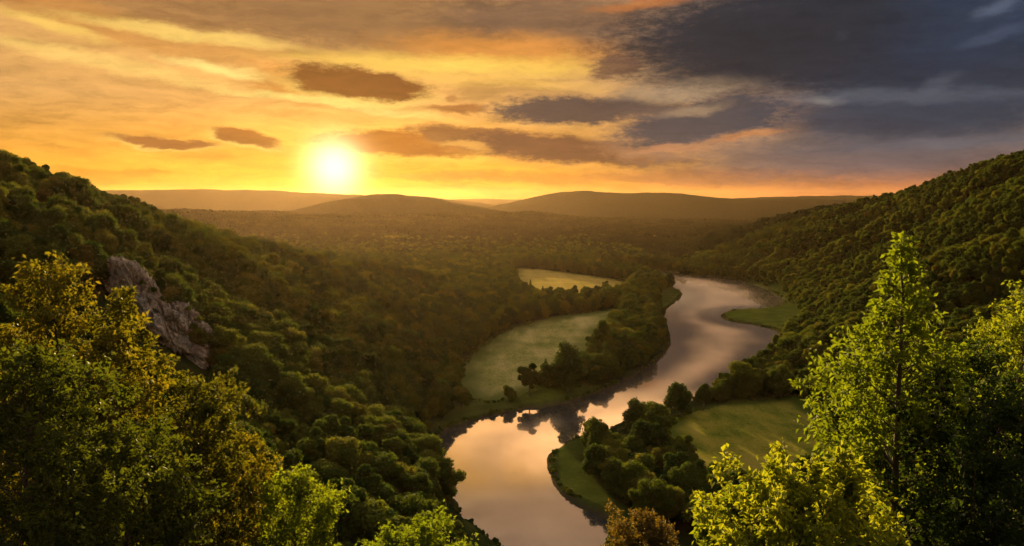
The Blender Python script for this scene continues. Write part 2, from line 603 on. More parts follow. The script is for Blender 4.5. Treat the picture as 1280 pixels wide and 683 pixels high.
def crown_mesh(name, rng, mat, H=12.0, rad=4.2, nl=16, ncard=3000, size=0.62, shape='round', base=0.25):
    C, RAD = [], []
    ph = rng.uniform(0, 6.28, 3)
    for k in range(nl):
        if shape == 'cone':
            h = (k + 0.5) / nl
            rr = rad * (1 - h) * rng.uniform(0.35, 0.75)
            a = k * 2.4 + rng.uniform(-.4, .4)
            c = np.array([rr * math.cos(a), rr * math.sin(a), H * (base + (1 - base) * h * 0.97)])
            q = rad * (0.16 + 0.42 * (1 - h)) * rng.uniform(.85, 1.15)
        else:
            while True:
                p = rng.uniform(-1, 1, 3)
                if np.linalg.norm(p) < 1:
                    break
            az = math.atan2(p[1], p[0])
            uneven = 1 + .20 * math.sin(az * 2 + ph[0]) + .16 * math.sin(az * 3 + ph[1]) + .15 * math.sin(p[2] * 4 + ph[2])
            p = p / (np.linalg.norm(p) + 1e-6) * rng.uniform(0.38, 0.9) * uneven
            hz = H * (1 - base) * 0.5
            sx = 1.0 if shape == 'round' else 0.62
            c = np.array([p[0] * rad * sx, p[1] * rad * sx, H * base + hz + p[2] * hz])
            q = rad * rng.uniform(0.18, 0.42) * (1.0 if shape == 'round' else 0.95)
            if p[2] < -0.2:
                q *= 0.85
        C.append(c)
        RAD.append(q)
    if shape == 'round':
        C.append(np.array([0, 0, H * base + H * (1 - base) * .45]))
        RAD.append(rad * 0.46)
    C = np.array(C)
    RAD = np.array(RAD)
    w = RAD ** 2
    w /= w.sum()
    which = rng.choice(len(C), ncard * 2, p=w)
    d = rng.normal(0, 1, (len(which), 3))
    d /= np.linalg.norm(d, axis=1)[:, None]
    P = C[which] + d * (RAD[which] * rng.uniform(0.66, 1.34, len(which)))[:, None] * np.array([1, 1, 0.85])
    keep = np.ones(len(P), bool)
    for j in range(len(C)):
        q = np.linalg.norm((P - C[j]) / np.array([1, 1, 0.85]), axis=1) < RAD[j] * 0.8
        keep &= ~(q & (which != j))
    P, d = P[keep][:ncard], d[keep][:ncard]
    V, F, tint = cards(P, d + np.array([0, 0, 0.25]), size, rng)
    # inner foliage mass of every bough, so that the crown is dense
    vs, fs, ts = [V], [F], [tint]
    off = len(V)
    for c, q in zip(C, RAD):
        j = 1 + rng.normal(0, 0.09, (len(ICO_V), 1))
        vs.append(c + ICO_V * j * q * np.array([1, 1, .85]) * 0.66)
        fs.append(ICO_F + off)
        off += len(ICO_V)
        ts.append(rng.uniform(0, 1, len(ICO_V)))
    return mesh_from(name, np.vstack(vs), np.vstack(fs), mat, False, {'tint': np.concatenate(ts)})


def tube(path, radii, n=7):
    """tapered tube as V, F(quads)"""
    path = np.asarray(path, float)
    k = len(path)
    tan = np.gradient(path, axis=0)
    tan /= np.linalg.norm(tan, axis=1)[:, None] + 1e-9
    ref = np.array([0.31, 0.87, 0.12]) if abs(tan[0][1]) < .8 else np.array([1.0, 0.1, 0])
    u = np.cross(tan, ref)
    u /= np.linalg.norm(u, axis=1)[:, None] + 1e-9
    w = np.cross(tan, u)
    a = np.linspace(0, 2 * PI, n, endpoint=False)
    ring = np.cos(a)[None, :, None] * u[:, None, :] + np.sin(a)[None, :, None] * w[:, None, :]
    V = path[:, None, :] + ring * np.asarray(radii)[:, None, None]
    i = np.arange(k - 1)[:, None] * n
    j = np.arange(n)[None, :]
    F = np.stack([i + j, i + (j + 1) % n, i + n + (j + 1) % n, i + n + j], -1).reshape(-1, 4)
    return V.reshape(-1, 3), F


def join(parts):
    vs, fs, off = [], [], 0
    for v, f in parts:
        vs.append(v)
        fs.append(f + off)
        off += len(v)
    return np.vstack(vs), np.vstack(fs)


def small_trunk(name, rng, mat, H, rad):
    parts = []
    path = np.array([(0, 0, -0.8), (0.05, 0, H * .2), (rng.uniform(-.2, .2), rng.uniform(-.2, .2), H * .5), (rng.uniform(-.3, .3), rng.uniform(-.3, .3), H * .85)])
    parts.append(tube(path, [H * .026, H * .021, H * .014, H * .004]))
    for k in range(6):
        a = k * 1.05 + rng.uniform(0, .6)
        h = H * rng.uniform(.28, .62)
        p0 = np.array([0, 0, h])
        dd = np.array([math.cos(a), math.sin(a), 0.75])
        parts.append(tube([p0, p0 + dd * rad * .3, p0 + dd * rad * .6 + np.array([0, 0, .3])], [H * .009, H * .006, H * .002], 5))
    V, F = join(parts)
    return mesh_from(name, V, F, mat)


M = {}
M['bark'] = bark_mat('tree_bark')
DARK = [(0.0, (0.018, 0.036, 0.007)), (0.45, (0.044, 0.076, 0.013)), (0.8, (0.074, 0.102, 0.016)), (1.0, (0.10, 0.115, 0.02))]
OLIVE = [(0.0, (0.038, 0.062, 0.010)), (0.4, (0.070, 0.102, 0.014)), (0.75, (0.112, 0.132, 0.018)), (1.0, (0.17, 0.155, 0.024))]
GOLD = [(0.0, (0.06, 0.07, 0.013)), (0.5, (0.10, 0.098, 0.016)), (1.0, (0.14, 0.105, 0.02))]
M['leaf_dark'] = leaf_mat('dark_green_leaves', DARK, 0.35)
M['leaf_olive'] = leaf_mat('olive_green_leaves', OLIVE, 0.38)
M['leaf_far'] = leaf_mat('far_woodland_leaves', [(0.0, (0.013, 0.021, 0.006)), (0.6, (0.026, 0.038, 0.009)), (1.0, (0.048, 0.056, 0.013))], 0.04, rough=1.0, spec=0.0)
M['leaf_gold'] = leaf_mat('yellowing_leaves', GOLD, 0.4)

PROTO = []          # (crown mesh, trunk mesh, height, radius, tint word, shape word)


def build_protos():
    rng = np.random.default_rng(5)
    spec = [('leaf_dark', 'round', 13, 4.6, 27), ('leaf_olive', 'round', 12.5, 4.9, 30), ('leaf_dark', 'tall', 15, 4.2, 26),
            ('leaf_olive', 'round', 11, 4.3, 24), ('leaf_olive', 'tall', 14.5, 4.4, 26), ('leaf_dark', 'round', 12, 5.2, 34),
            ('leaf_gold', 'round', 11.5, 4.2, 24), ('leaf_dark', 'cone', 15, 3.0, 16)]
    for m, sh, H, rad, nl in spec:
        cm = crown_mesh('crown', rng, M[m], H, rad, nl, 5600, 0.7, sh, 0.12 if sh != 'cone' else 0.08)
        tm = small_trunk('trunk', rng, M['bark'], H, rad)
        PROTO.append((cm, tm, H, rad, {'leaf_dark': 'dark green', 'leaf_olive': 'olive green', 'leaf_gold': 'yellowing'}[m],
                      {'round': 'rounded', 'tall': 'tall', 'cone': 'pointed'}[sh]))


def clump_mesh(name, rng, mat):
    """a far patch of closed woodland, some thirty metres across"""
    vs, fs, ts, off = [], [], [], 0
    for k in range(26):
        a = rng.uniform(0, 2 * PI)
        r = 17 * math.sqrt(rng.uniform(0, 1))
        H = rng.uniform(8, 14)
        q = rng.uniform(3, 4.8)
        j = 1 + rng.normal(0, 0.16, (len(ICO_V), 1))
        vs.append(np.array([r * math.cos(a), r * math.sin(a), H - q]) + ICO_V * j * np.array([q, q, q * 1.25]))
        fs.append(ICO_F + off)
        off += len(ICO_V)
        ts.append(np.full(len(ICO_V), rng.uniform(0, 1)))
        n = 70
        d = rng.normal(0, 1, (n, 3))
        d /= np.linalg.norm(d, axis=1)[:, None]
        P = np.array([r * math.cos(a), r * math.sin(a), H - q]) + d * np.array([q, q, q * 1.25]) * 1.03
        V, F, tt = cards(P, d, 1.5, rng, .6)
        vs.append(V)
        fs.append(F + off)
        off += len(V)
        ts.append(tt)
    return mesh_from(name, np.vstack(vs), np.vstack(fs), mat, False, {'tint': np.concatenate(ts)})


def stuff_scatter(name, label, cat, pts, rot, scl, pid, meshes):
    """one object: its points carry instances of the given meshes through geometry nodes"""
    me = bpy.data.meshes.new(name)
    me.vertices.add(len(pts))
    me.vertices.foreach_set('co', np.ascontiguousarray(pts, np.float32).ravel())
    for an, av, ty in (('rot', rot, 'FLOAT'), ('scl', scl, 'FLOAT'), ('pid', pid, 'INT')):
        a = me.attributes.new(an, ty, 'POINT')
        a.data.foreach_set('value', np.ascontiguousarray(av, np.float32 if ty == 'FLOAT' else np.int32))
    for m in meshes:
        for mm in m.materials:
            if mm.name not in [x.name for x in me.materials]:
                me.materials.append(mm)
    o = obj(name, me)
    tag(o, label, cat, None, 'stuff')
    ng = bpy.data.node_groups.new(name + '_scatter', 'GeometryNodeTree')
    ng.interface.new_socket('Geometry', in_out='INPUT', socket_type='NodeSocketGeometry')
    ng.interface.new_socket('Geometry', in_out='OUTPUT', socket_type='NodeSocketGeometry')
    gi = ng.nodes.new('NodeGroupInput')
    go = ng.nodes.new('NodeGroupOutput')
    jn = ng.nodes.new('GeometryNodeJoinGeometry')
    for k, m in reversed(list(enumerate(meshes))):
        po = bpy.data.objects.new(name + '_source', m)
        oi = ng.nodes.new('GeometryNodeObjectInfo')
        oi.inputs['Object'].default_value = po
        g2 = ng.nodes.new('GeometryNodeGeometryToInstance')
        ng.links.new(oi.outputs['Geometry'], g2.inputs[0])
        ng.links.new(g2.outputs[0], jn.inputs[0])
    ip_ = ng.nodes.new('GeometryNodeInstanceOnPoints')
    ip_.inputs['Pick Instance'].default_value = True

    def named(an, ty):
        n = ng.nodes.new('GeometryNodeInputNamedAttribute')
        n.data_type = ty
        n.inputs['Name'].default_value = an
        return [s for s in n.outputs if s.enabled and s.name == 'Attribute'][0]
    cx = ng.nodes.new('ShaderNodeCombineXYZ')
    ng.links.new(named('rot', 'FLOAT'), cx.inputs[2])
    er = ng.nodes.new('FunctionNodeEulerToRotation')
    ng.links.new(cx.outputs[0], er.inputs[0])
    ng.links.new(gi.outputs[0], ip_.inputs['Points'])
    ng.links.new(jn.outputs[0], ip_.inputs['Instance'])
    ng.links.new(named('pid', 'INT'), ip_.inputs['Instance Index'])
    ng.links.new(er.outputs[0], ip_.inputs['Rotation'])
    ng.links.new(named('scl', 'FLOAT'), ip_.inputs['Scale'])
    ng.links.new(ip_.outputs[0], go.inputs[0])
    md = o.modifiers.new('scatter', 'NODES')
    md.node_group = ng
    return o


ROCK_C = None


def scatter_trees():
    global ROCK_C
    sp = 7.1
    xs = np.arange(-900, 1250, sp)
    ys = np.arange(120, 2150, sp * .9)
    X, Y = np.meshgrid(xs, ys)
    X = X + (np.arange(len(ys)) % 2)[:, None] * sp * .5
    X = (X + RNG.uniform(-.36, .36, X.shape) * sp).ravel()
    Y = (Y + RNG.uniform(-.36, .36, Y.shape) * sp).ravel()
    Z = terrain(X, Y)
    u, v, f = project(X, Y, Z + 8)
    k = (u > -190) & (u < 1470) & (v < 900) & (Y > 130)
    X, Y, Z = X[k], Y[k], Z[k]
    # thin out with distance: the same cover from fewer, larger trees
    keep = RNG.uniform(0, 1, len(X)) < np.clip(1.25 - Y / 2600.0, 0.6, 1) * (1 - .93 * sstep(1380, 2150, Y))
    low = np.zeros(len(X), bool)
    dr = sdist(RIVER, X, Y)
    keep &= dr > np.where((X < 20) & (Y < 470), 6.0, 3.4)
    for P, mg in ((MEADOW1, 3), (MEADOW2, 2), (MEADOW3, 3), (SPIT, 1), (BAR, 0), (STRIP, 0), (POINT, 0), (FARBANK, 0)):
        keep &= sdist(P, X, Y) > mg
    K1 = plan([(548, 545), (572, 482), (640, 480), (656, 476), (664, 506), (600, 524)], 1)
    keep &= ~inside(K1, X, Y)
    K2 = plan([(690, 575), (728, 536), (830, 500), (880, 508), (850, 530), (800, 556), (748, 572), (712, 600)], 1)
    keep &= ~inside(K2, X, Y)
    # the outcrop
    rx, ry, rz = ROCK_C
    keep &= np.hypot((X - rx) / 18.0, (Y - ry) / 20.0) > 1
    keep &= ~((np.abs((X - rx * (Y / ry))) < 24) & (Y > ry - 42) & (Y < ry))
    # the hillside under the viewpoint stays open; its trees are set one by one
    keep &= ~((Y < 165) & (np.abs(X) < 260) & (Z > 30))
    keep &= ~((Y < 210) & (X > 20))
    keep &= ~((Y < 275) & (X > -22) & (dr < 26))
    keep &= ~((Y < 268) & (X > -14))
    X, Y, Z, dr = X[keep], Y[keep], Z[keep], dr[keep]
    n = len(X)
    pid = RNG.choice(8, n, p=[.22, .23, .06, .19, .06, .2, .035, .005])
    # same kinds stand together
    grp = fbm(X / 45, Y / 45, 123)
    pid = np.where((grp > .22) & (RNG.uniform(0, 1, n) < .7), 1, pid)
    pid = np.where((grp < -.25) & (RNG.uniform(0, 1, n) < .7), 5, pid)
    scl = (.62 + .8 * RNG.uniform(0, 1, n) ** 1.25) * (1 + 0.12 * sstep(500, 1400, Y))
    scl *= np.where(dr < 11, RNG.uniform(.38, .75, n), 1)
    scl *= np.where(X > 250, .74, 1)
    rot = RNG.uniform(0, 2 * PI, n)
    return X, Y, Z, pid, scl, rot, dr


def plantree(px, py, hpx, pid):
    """a tree by its foot and height as read off the picture, set on the ground"""
    x, y = on_plane(px, py, 1.6)
    z = float(terrain(np.array([x]), np.array([y]))[0])
    f = y * CP
    H = hpx / FPX * y
    return x, y, max(z, 0.2), pid, H / PROTO[pid][2]


def visible(X, Y, Z, H, canopy):
    """rough line of sight from the viewpoint to the upper crown"""
    ok = np.ones(len(X), bool)
    Zt = Z + H * .85
    for t in np.linspace(0.08, 0.985, 46):
        gx, gy = X * t, Y * t
        gz = EYE + (Zt - EYE) * t
        near = np.hypot(X - gx, Y - gy) < 9
        g = terrain(gx, gy)
        forest = (sdist(RIVER, gx, gy) > 4) & (gy > 190)
        for P in (MEADOW1, MEADOW2, MEADOW3, BAR, STRIP, SPIT):
            forest &= sdist(P, gx, gy) > 1
        ok &= near | (gz > g + np.where(forest, canopy, 0))
    return ok


def add_tree(x, y, z, pid, scl, rot, label, group):
    cm, tm, H, rad, tw, sw = PROTO[pid]
    e = empty('broadleaf_tree' if pid != 7 else 'conifer_tree', (x, y, z), rot, scl)
    tag(e, label, 'tree', group)
    obj('trunk', tm, e)
    obj('crown', cm, e)
    return e


def build_trees():
    X, Y, Z, pid, scl, rot, dr = scatter_trees()
    H = np.array([p[2] for p in PROTO])[pid] * scl
    u, v, f = project(X, Y, Z + H * .75)
    size = H / f
    cand = (u > 5) & (u < 1275) & (v > 150) & (v < 690)
    # places covered by the near trees
    cover = ((u < 200) & (v > 335) & (v > 335 + (u - 100) * 0.2)) | ((u < 330) & (v > 500 + np.maximum(u - 230, 0))) | ((u > 990) & (v > 400)) | \
            ((u > 1060) & (u < 1200) & (v > 330)) | ((u > 1190) & (v > 370)) | ((u > 880) & (v > 570)) | ((u > 320) & (u < 420) & (v > 610))
    cand &= ~cover
    idx = np.where(cand)[0]
    idx = idx[np.argsort(-size[idx])][:1500]
    vis = visible(X[idx], Y[idx], Z[idx], H[idx], 6.0)
    idx = idx[vis]
    # hand-placed trees of the banks and the meadows
    special = [
        (577, 510, 27, 1, 'small dark round bush-like tree alone at the bank corner below the pale meadow', None),
        (662, 496, 42, 0, 'separate dark tree on the grassy bank, left of the broad dome-shaped one', None),
        (637, 502, 22, 3, 'low rounded tree at the edge of the pale meadow above the grassy bank', None),
        (709, 490, 56, 5, 'broad dome-shaped dark tree standing on the river bank beside the pale meadow', None),
        (682, 472, 24, 7, 'small pointed dark tree in the pale meadow behind the dome-shaped tree', None),
        (752, 447, 50, 4, 'tall tree at the meadow edge of the wooded river bank', None),
        (737, 546, 24, 3, 'small lone tree at the tip of the wooded river point', None),
        (792, 545, 42, 5, 'round spreading tree on the river point, standing against the bright water', None),
        (851, 522, 40, 5, 'dense round tree on the river edge at the corner of the green pasture', None),
        (880, 512, 34, 0, 'round tree beside the water behind the green pasture', None),
        (905, 503, 26, 3, 'smaller round tree on the bank between pasture and river', None),
        (927, 497, 46, 1, 'broad tree on the bank where the river widens behind the pasture', None),
        (976, 498, 40, 5, 'wide dark tree at the back corner of the green pasture', None),
        (663, 362, 13, 7, 'tiny pointed conifer at the near edge of the golden field', None),
        (644, 352, 14, 7, 'slim pointed conifer at the left end of the golden field', None),
        (757, 368, 17, 0, 'lone round tree rising above the hedge by the golden field', None),
        (828, 402, 20, 2, 'upright tree at the water side of the wooded bend', None),
    ]
    nsp = 0
    for (px, py, hp, pd, lab, g) in special:
        x, y, z, pd, s = plantree(px, py, hp, pd)
        add_tree(x, y, z, pd, s, RNG.uniform(0, 6.28), lab, g or 'trees of the banks and meadows')
        # make room
        near = np.hypot(X - x, Y - y) < 4.5
        scl[near] = 0
    take = [i for i in idx if scl[i] > 0][:268]
    W1 = plan([(690, 500), (690, 470), (735, 430), (765, 388), (845, 385), (850, 440), (800, 475), (740, 500)], 1)
    W3 = plan([(700, 600), (715, 540), (800, 520), (850, 540), (1010, 590), (1010, 720), (780, 720)], 1)
    ntree = {}
    for i in take:
        x, y, z = X[i], Y[i], Z[i]
        tw, sw = PROTO[pid[i]][4], PROTO[pid[i]][5]
        q = (np.array([x]), np.array([y]))
        if inside(W1, *q)[0]:
            lab, g = f'{tw} {sw} tree in the wooded strip between pale meadow and river', 'trees of the wooded river strip'
        elif inside(W3, *q)[0]:
            lab, g = f'{tw} {sw} tree in the wood between river point and green pasture', 'trees of the wooded river point'
        elif x < ip(LF, y) + 10:
            if Y[i] > 300 and x < -60:
                lab, g = f'{tw} {sw} tree on the steep forest slope around the rock outcrop', 'trees of the upper slope by the outcrop'
            else:
                lab, g = f'{tw} {sw} tree low on the forest slope above the near river bend', 'trees of the lower slope above the river'
        elif y > 640 and x < 200:
            lab, g = f'{tw} {sw} tree between the pale meadow and the golden field', 'trees between the two fields'
        else:
            lab, g = f'{tw} {sw} tree in the forest across the river behind the green pasture', 'trees across the river'
        add_tree(x, y, z, int(pid[i]), scl[i], rot[i], lab, g)
    rest = np.ones(len(X), bool)
    rest[take] = False
    rest &= scl > 0
    stuff_scatter('forest', 'dense green broadleaf forest covering the valley sides and the valley floor', 'forest',
                  np.stack([X, Y, Z], -1)[rest], rot[rest], scl[rest], pid[rest], [p[0] for p in PROTO])
    print('trees', len(take), 'forest', rest.sum())
    # far woodland
    rng = np.random.default_rng(77)
    cl = [clump_mesh('woodland_patch', rng, M['leaf_far']) for _ in range(3)]
    px, py = [], []
    y = 1480.0
    while y < 3700:
        st = 17 + (y - 1480) * 0.0035
        x = np.arange(-0.72 * y, 0.72 * y, st)
        px.append(x + rng.uniform(-.45, .45, len(x)) * st)
        py.append(y + rng.uniform(-.5, .5, len(x)) * st)
        y += st * (1.0 + (y - 1480) * 0.0003)
    px = np.concatenate(px)
    py = np.concatenate(py)
    pz = terrain(px, py)
    uu, vv, ff = project(px, py, pz + 10)
    k = (uu > -60) & (uu < 1340)
    gap = fbm(px / 130, py / 260, 202) + .6 * fbm(px / 60, py / 90, 203)
    k &= (py < 2900) | (pz < 45)
    k &= ~((gap > .34) & (pz < 22) & (py < 2700))
    for P in (MEADOW2,):
        k &= sdist(P, px, py) > 8
    k &= sdist(RIVER, px, py) > 16
    px, py, pz = px[k], py[k], pz[k]
    # keep what can be seen
    ok = np.ones(len(px), bool)
    for t in np.linspace(.1, .97, 30):
        ok &= EYE + (pz + 22 - EYE) * t > terrain(px * t, py * t) - 4
    px, py, pz = px[ok], py[ok], pz[ok]
    n = len(px)
    stuff_scatter('far_woodland', 'far-off woodland covering the hazy valley and the hills below the sunset', 'woodland',
                  np.stack([px, py, pz - 1.0], -1), rng.uniform(0, 6.28, n), rng.uniform(.8, 1.2, n) * (1 + .00006 * py), rng.integers(0, 3, n), cl)
    print('clumps', n)
    # scrub along the banks and meadow edges
    bx, by = [], []
    for P, a, b, cnt in ((RIVER, .5, 2.6, 3600), (MEADOW1, -2, 3, 700), (MEADOW2, -2, 4, 350), (MEADOW3, -2, 3, 500)):
        seg = np.linalg.norm(np.roll(P, -1, 0) - P, axis=1)
        c = rng.choice(len(P), cnt, p=seg / seg.sum())
        t = rng.uniform(0, 1, cnt)[:, None]
        A, B = P[c], P[(c + 1) % len(P)]
        q = A + (B - A) * t
        nn = np.stack([(B - A)[:, 1], -(B - A)[:, 0]], -1)
        nn /= np.linalg.norm(nn, axis=1)[:, None] + 1e-9
        s = np.sign(sdist(P, *(q + nn * .5).T))[:, None]
        q = q + nn * s * rng.uniform(a, b, cnt)[:, None]
        bx.append(q[:, 0])
        by.append(q[:, 1])
    bx, by = np.concatenate(bx), np.concatenate(by)
    bz = terrain(bx, by)
    k = (bz > 0.1) & (by > 200) & (by < 1400) & (vnoise(bx / 25, by / 25, 9) > -.2)
    bx, by, bz = bx[k], by[k], bz[k]
    n = len(bx)
    tuft = [crown_mesh('bank_scrub', rng, M['leaf_dark'], 1.6, 1.1, 6, 260, .34, 'round', 0.0),
            crown_mesh('bank_scrub', rng, M['leaf_olive'], 1.2, 1.4, 6, 260, .34, 'round', 0.0)]
    stuff_scatter('undergrowth', 'low scrub and tall grass along river banks and field edges', 'undergrowth',
                  np.stack([bx, by, bz - .15], -1), rng.uniform(0, 6.28, n), rng.uniform(.35, 1.0, n) * (1 + .8 * (rng.uniform(0, 1, n) < .08)), rng.integers(0, 2, n), tuft)


# ------------------------------------------------------------------ near trees
def near_tree(name, label, u, d, vtop, rpx, kind, seed, leaf=0.15, nleaf=30000, base=0.2, profile='round', lean=0.0, group=None, mat=None, droop=0.0, open_=1.0):
    rng = np.random.default_rng(seed)
    xt, yt, zt = at_depth(u, vtop, d)
    x0 = xt - lean
    zg = float(terrain(np.array([x0]), np.array([yt]))[0])
    H = zt - zg
    print(name, u, "H", round(H, 1), "rad", round(rpx / FPX * d, 1))
    rad = rpx / FPX * d
    root = empty(name, (x0, yt, zg), 0)
    tag(root, label, 'tree' if 'tree' in name else 'shrub', group)
    woods, twigA, twigB = [], [], []
    # stem
    ns = 14
    ts = np.linspace(0, 1, ns)
    wob = np.cumsum(rng.normal(0, .012 * H, (ns, 2)), 0) * .5
    stem = np.stack([lean * ts ** 1.4 + wob[:, 0] * ts, wob[:, 1] * ts, ts * H * .985 - (ts == 0) * .5], -1)
    r0 = (0.0095 * H + 0.02) if kind != 'shrub' else .035
    woods.append(tube(stem, r0 * (1 - ts) ** .8 + .012, 9))

    def on_stem(t):
        return np.array([np.interp(t, ts, stem[:, k]) for k in range(3)])

    def prof(t):
        q = (t - base) / (1 - base)
        if profile == 'slender':
            return float(np.interp(q, [0, .1, .25, .38, .45, .54, .66, .78, .9, 1.0], [.6, .85, .92, .86, .74, .48, .34, .17, .08, .03]))
        if profile == 'wide':
            return max(0.05, 1 - q ** 2.2) ** .6 * (0.75 + .25 * min(1, q * 4))
        return max(0.04, math.sin(PI * (0.2 + 0.8 * q))) ** .7
    nb = {'tree': 46, 'shrub': 34}[kind]
    for k in range(nb):
        t = base + (1 - base) * ((k + rng.uniform(0, 1)) / nb) ** .9 * .97
        a = k * 2.39996 + rng.uniform(-.5, .5)
        L = rad * prof(t) * (rng.uniform(.8, 1.1) if profile == 'slender' else rng.uniform(.68, 1.18))
        up = rng.uniform(.25, .75) + .5 * (t - base)
        p0 = on_stem(t)
        dd = np.array([math.cos(a), math.sin(a), up])
        dd /= np.linalg.norm(dd)
        m = 6
        q = np.linspace(0, 1, m)
        side = np.array([-math.sin(a), math.cos(a), 0]) * rng.normal(0, .12) * L
        br = p0 + dd * (q * L)[:, None] + side * (q ** 2)[:, None] + np.array([0, 0, 1.0]) * ((.12 - droop) * L * q ** 2)[:, None]
        woods.append(tube(br, np.linspace(max(.012, r0 * .42 * (1 - t) + .012), .006, m), 6))
        n2 = max(3, int(3 + L * 3.2))
        for j in range(n2):
            w = rng.uniform(.3, 1.0)
            s0 = np.array([np.interp(w, q, br[:, c]) for c in range(3)])
            d2 = dd * rng.uniform(.4, 1) + rng.normal(0, .55, 3) + np.array([0, 0, .15 - droop])
            d2 /= np.linalg.norm(d2)
            L2 = L * rng.uniform(.18, .42) * (1.15 - .4 * w) + .12
            s1 = s0 + d2 * L2
            if L2 > .45:
                woods.append(tube([s0, (s0 + s1) / 2 + rng.normal(0, .03 * L2, 3), s1], [.009, .007, .004], 4))
            n3 = max(2, int(L2 * 4.0))
            for c in range(n3):
                w2 = rng.uniform(.15, 1)
                a0 = s0 + (s1 - s0) * w2
                d3 = d2 * .7 + rng.normal(0, .6, 3)
                d3 /= np.linalg.norm(d3)
                twigA.append(a0)
                twigB.append(a0 + d3 * rng.uniform(.25, .6) * min(1.0, rad * .4) * (min(1, .35 + 1.3 * prof(t)) if profile == 'slender' else 1))
    A, B = np.array(twigA), np.array(twigB)
    per = max(2, int(nleaf / len(A)))
    # leaves gather on some twigs and leave others nearly bare
    wgt = np.clip(rng.normal(1, .55, len(A)), .05, None)
    cnt = rng.poisson(wgt * per)
    ii = np.repeat(np.arange(len(A)), cnt)
    w = rng.uniform(.1, 1.08, len(ii))[:, None]
    P = A[ii] + (B - A)[ii] * w + rng.normal(0, leaf * .42 * open_, (len(ii), 3))
    tw = (B - A)[ii]
    tw /= np.linalg.norm(tw, axis=1)[:, None] + 1e-9
    ax = tw * .6 + rng.normal(0, .6, P.shape) + np.array([0, 0, -.15])
    ax /= np.linalg.norm(ax, axis=1)[:, None] + 1e-9
    nr = np.array([0, 0, 1.0]) + rng.normal(0, .75, P.shape)
    sd = np.cross(ax, nr)
    sd /= np.linalg.norm(sd, axis=1)[:, None] + 1e-9
    nm = np.cross(sd, ax)
    L = (leaf * rng.uniform(.6, 1.3, len(P)))[:, None]
    W = L * rng.uniform(.26, .36, len(P))[:, None]
    fold = W * rng.uniform(.1, .6, len(P))[:, None]
    tip = ax * L - nm * L * rng.uniform(0, .3, len(P))[:, None]
    V = np.stack([P, P + ax * L * .45 + sd * W + nm * fold, P + tip, P + ax * L * .45 - sd * W + nm * fold], 1).reshape(-1, 3)
    i4 = np.arange(len(P))[:, None] * 4
    F = np.concatenate([i4 + np.array([[0, 1, 2]]), i4 + np.array([[0, 2, 3]])], 0)
    twt = rng.uniform(0, 1, len(A))
    tint = np.repeat(np.clip(.6 * twt[ii] + .4 * rng.uniform(0, 1, len(P)), 0, 1), 4)
    Vw, Fw = join(woods)
    obj('trunk', mesh_from('trunk', Vw, Fw, M['bark']), root)
    obj('crown', mesh_from('crown', V, F, mat, False, {'tint': tint}), root)
    return root


YG = [(0.0, (0.055, 0.085, 0.010)), (0.45, (0.09, 0.125, 0.013)), (0.8, (0.14, 0.165, 0.018)), (1.0, (0.18, 0.17, 0.022))]
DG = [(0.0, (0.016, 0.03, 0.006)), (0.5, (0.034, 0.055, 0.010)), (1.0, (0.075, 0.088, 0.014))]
OR = [(0.0, (0.05, 0.05, 0.012)), (0.5, (0.09, 0.068, 0.015)), (1.0, (0.14, 0.075, 0.02))]
MX = [(0.0, (0.034, 0.048, 0.008)), (0.5, (0.082, 0.092, 0.012)), (0.82, (0.15, 0.13, 0.016)), (1.0, (0.17, 0.085, 0.018))]


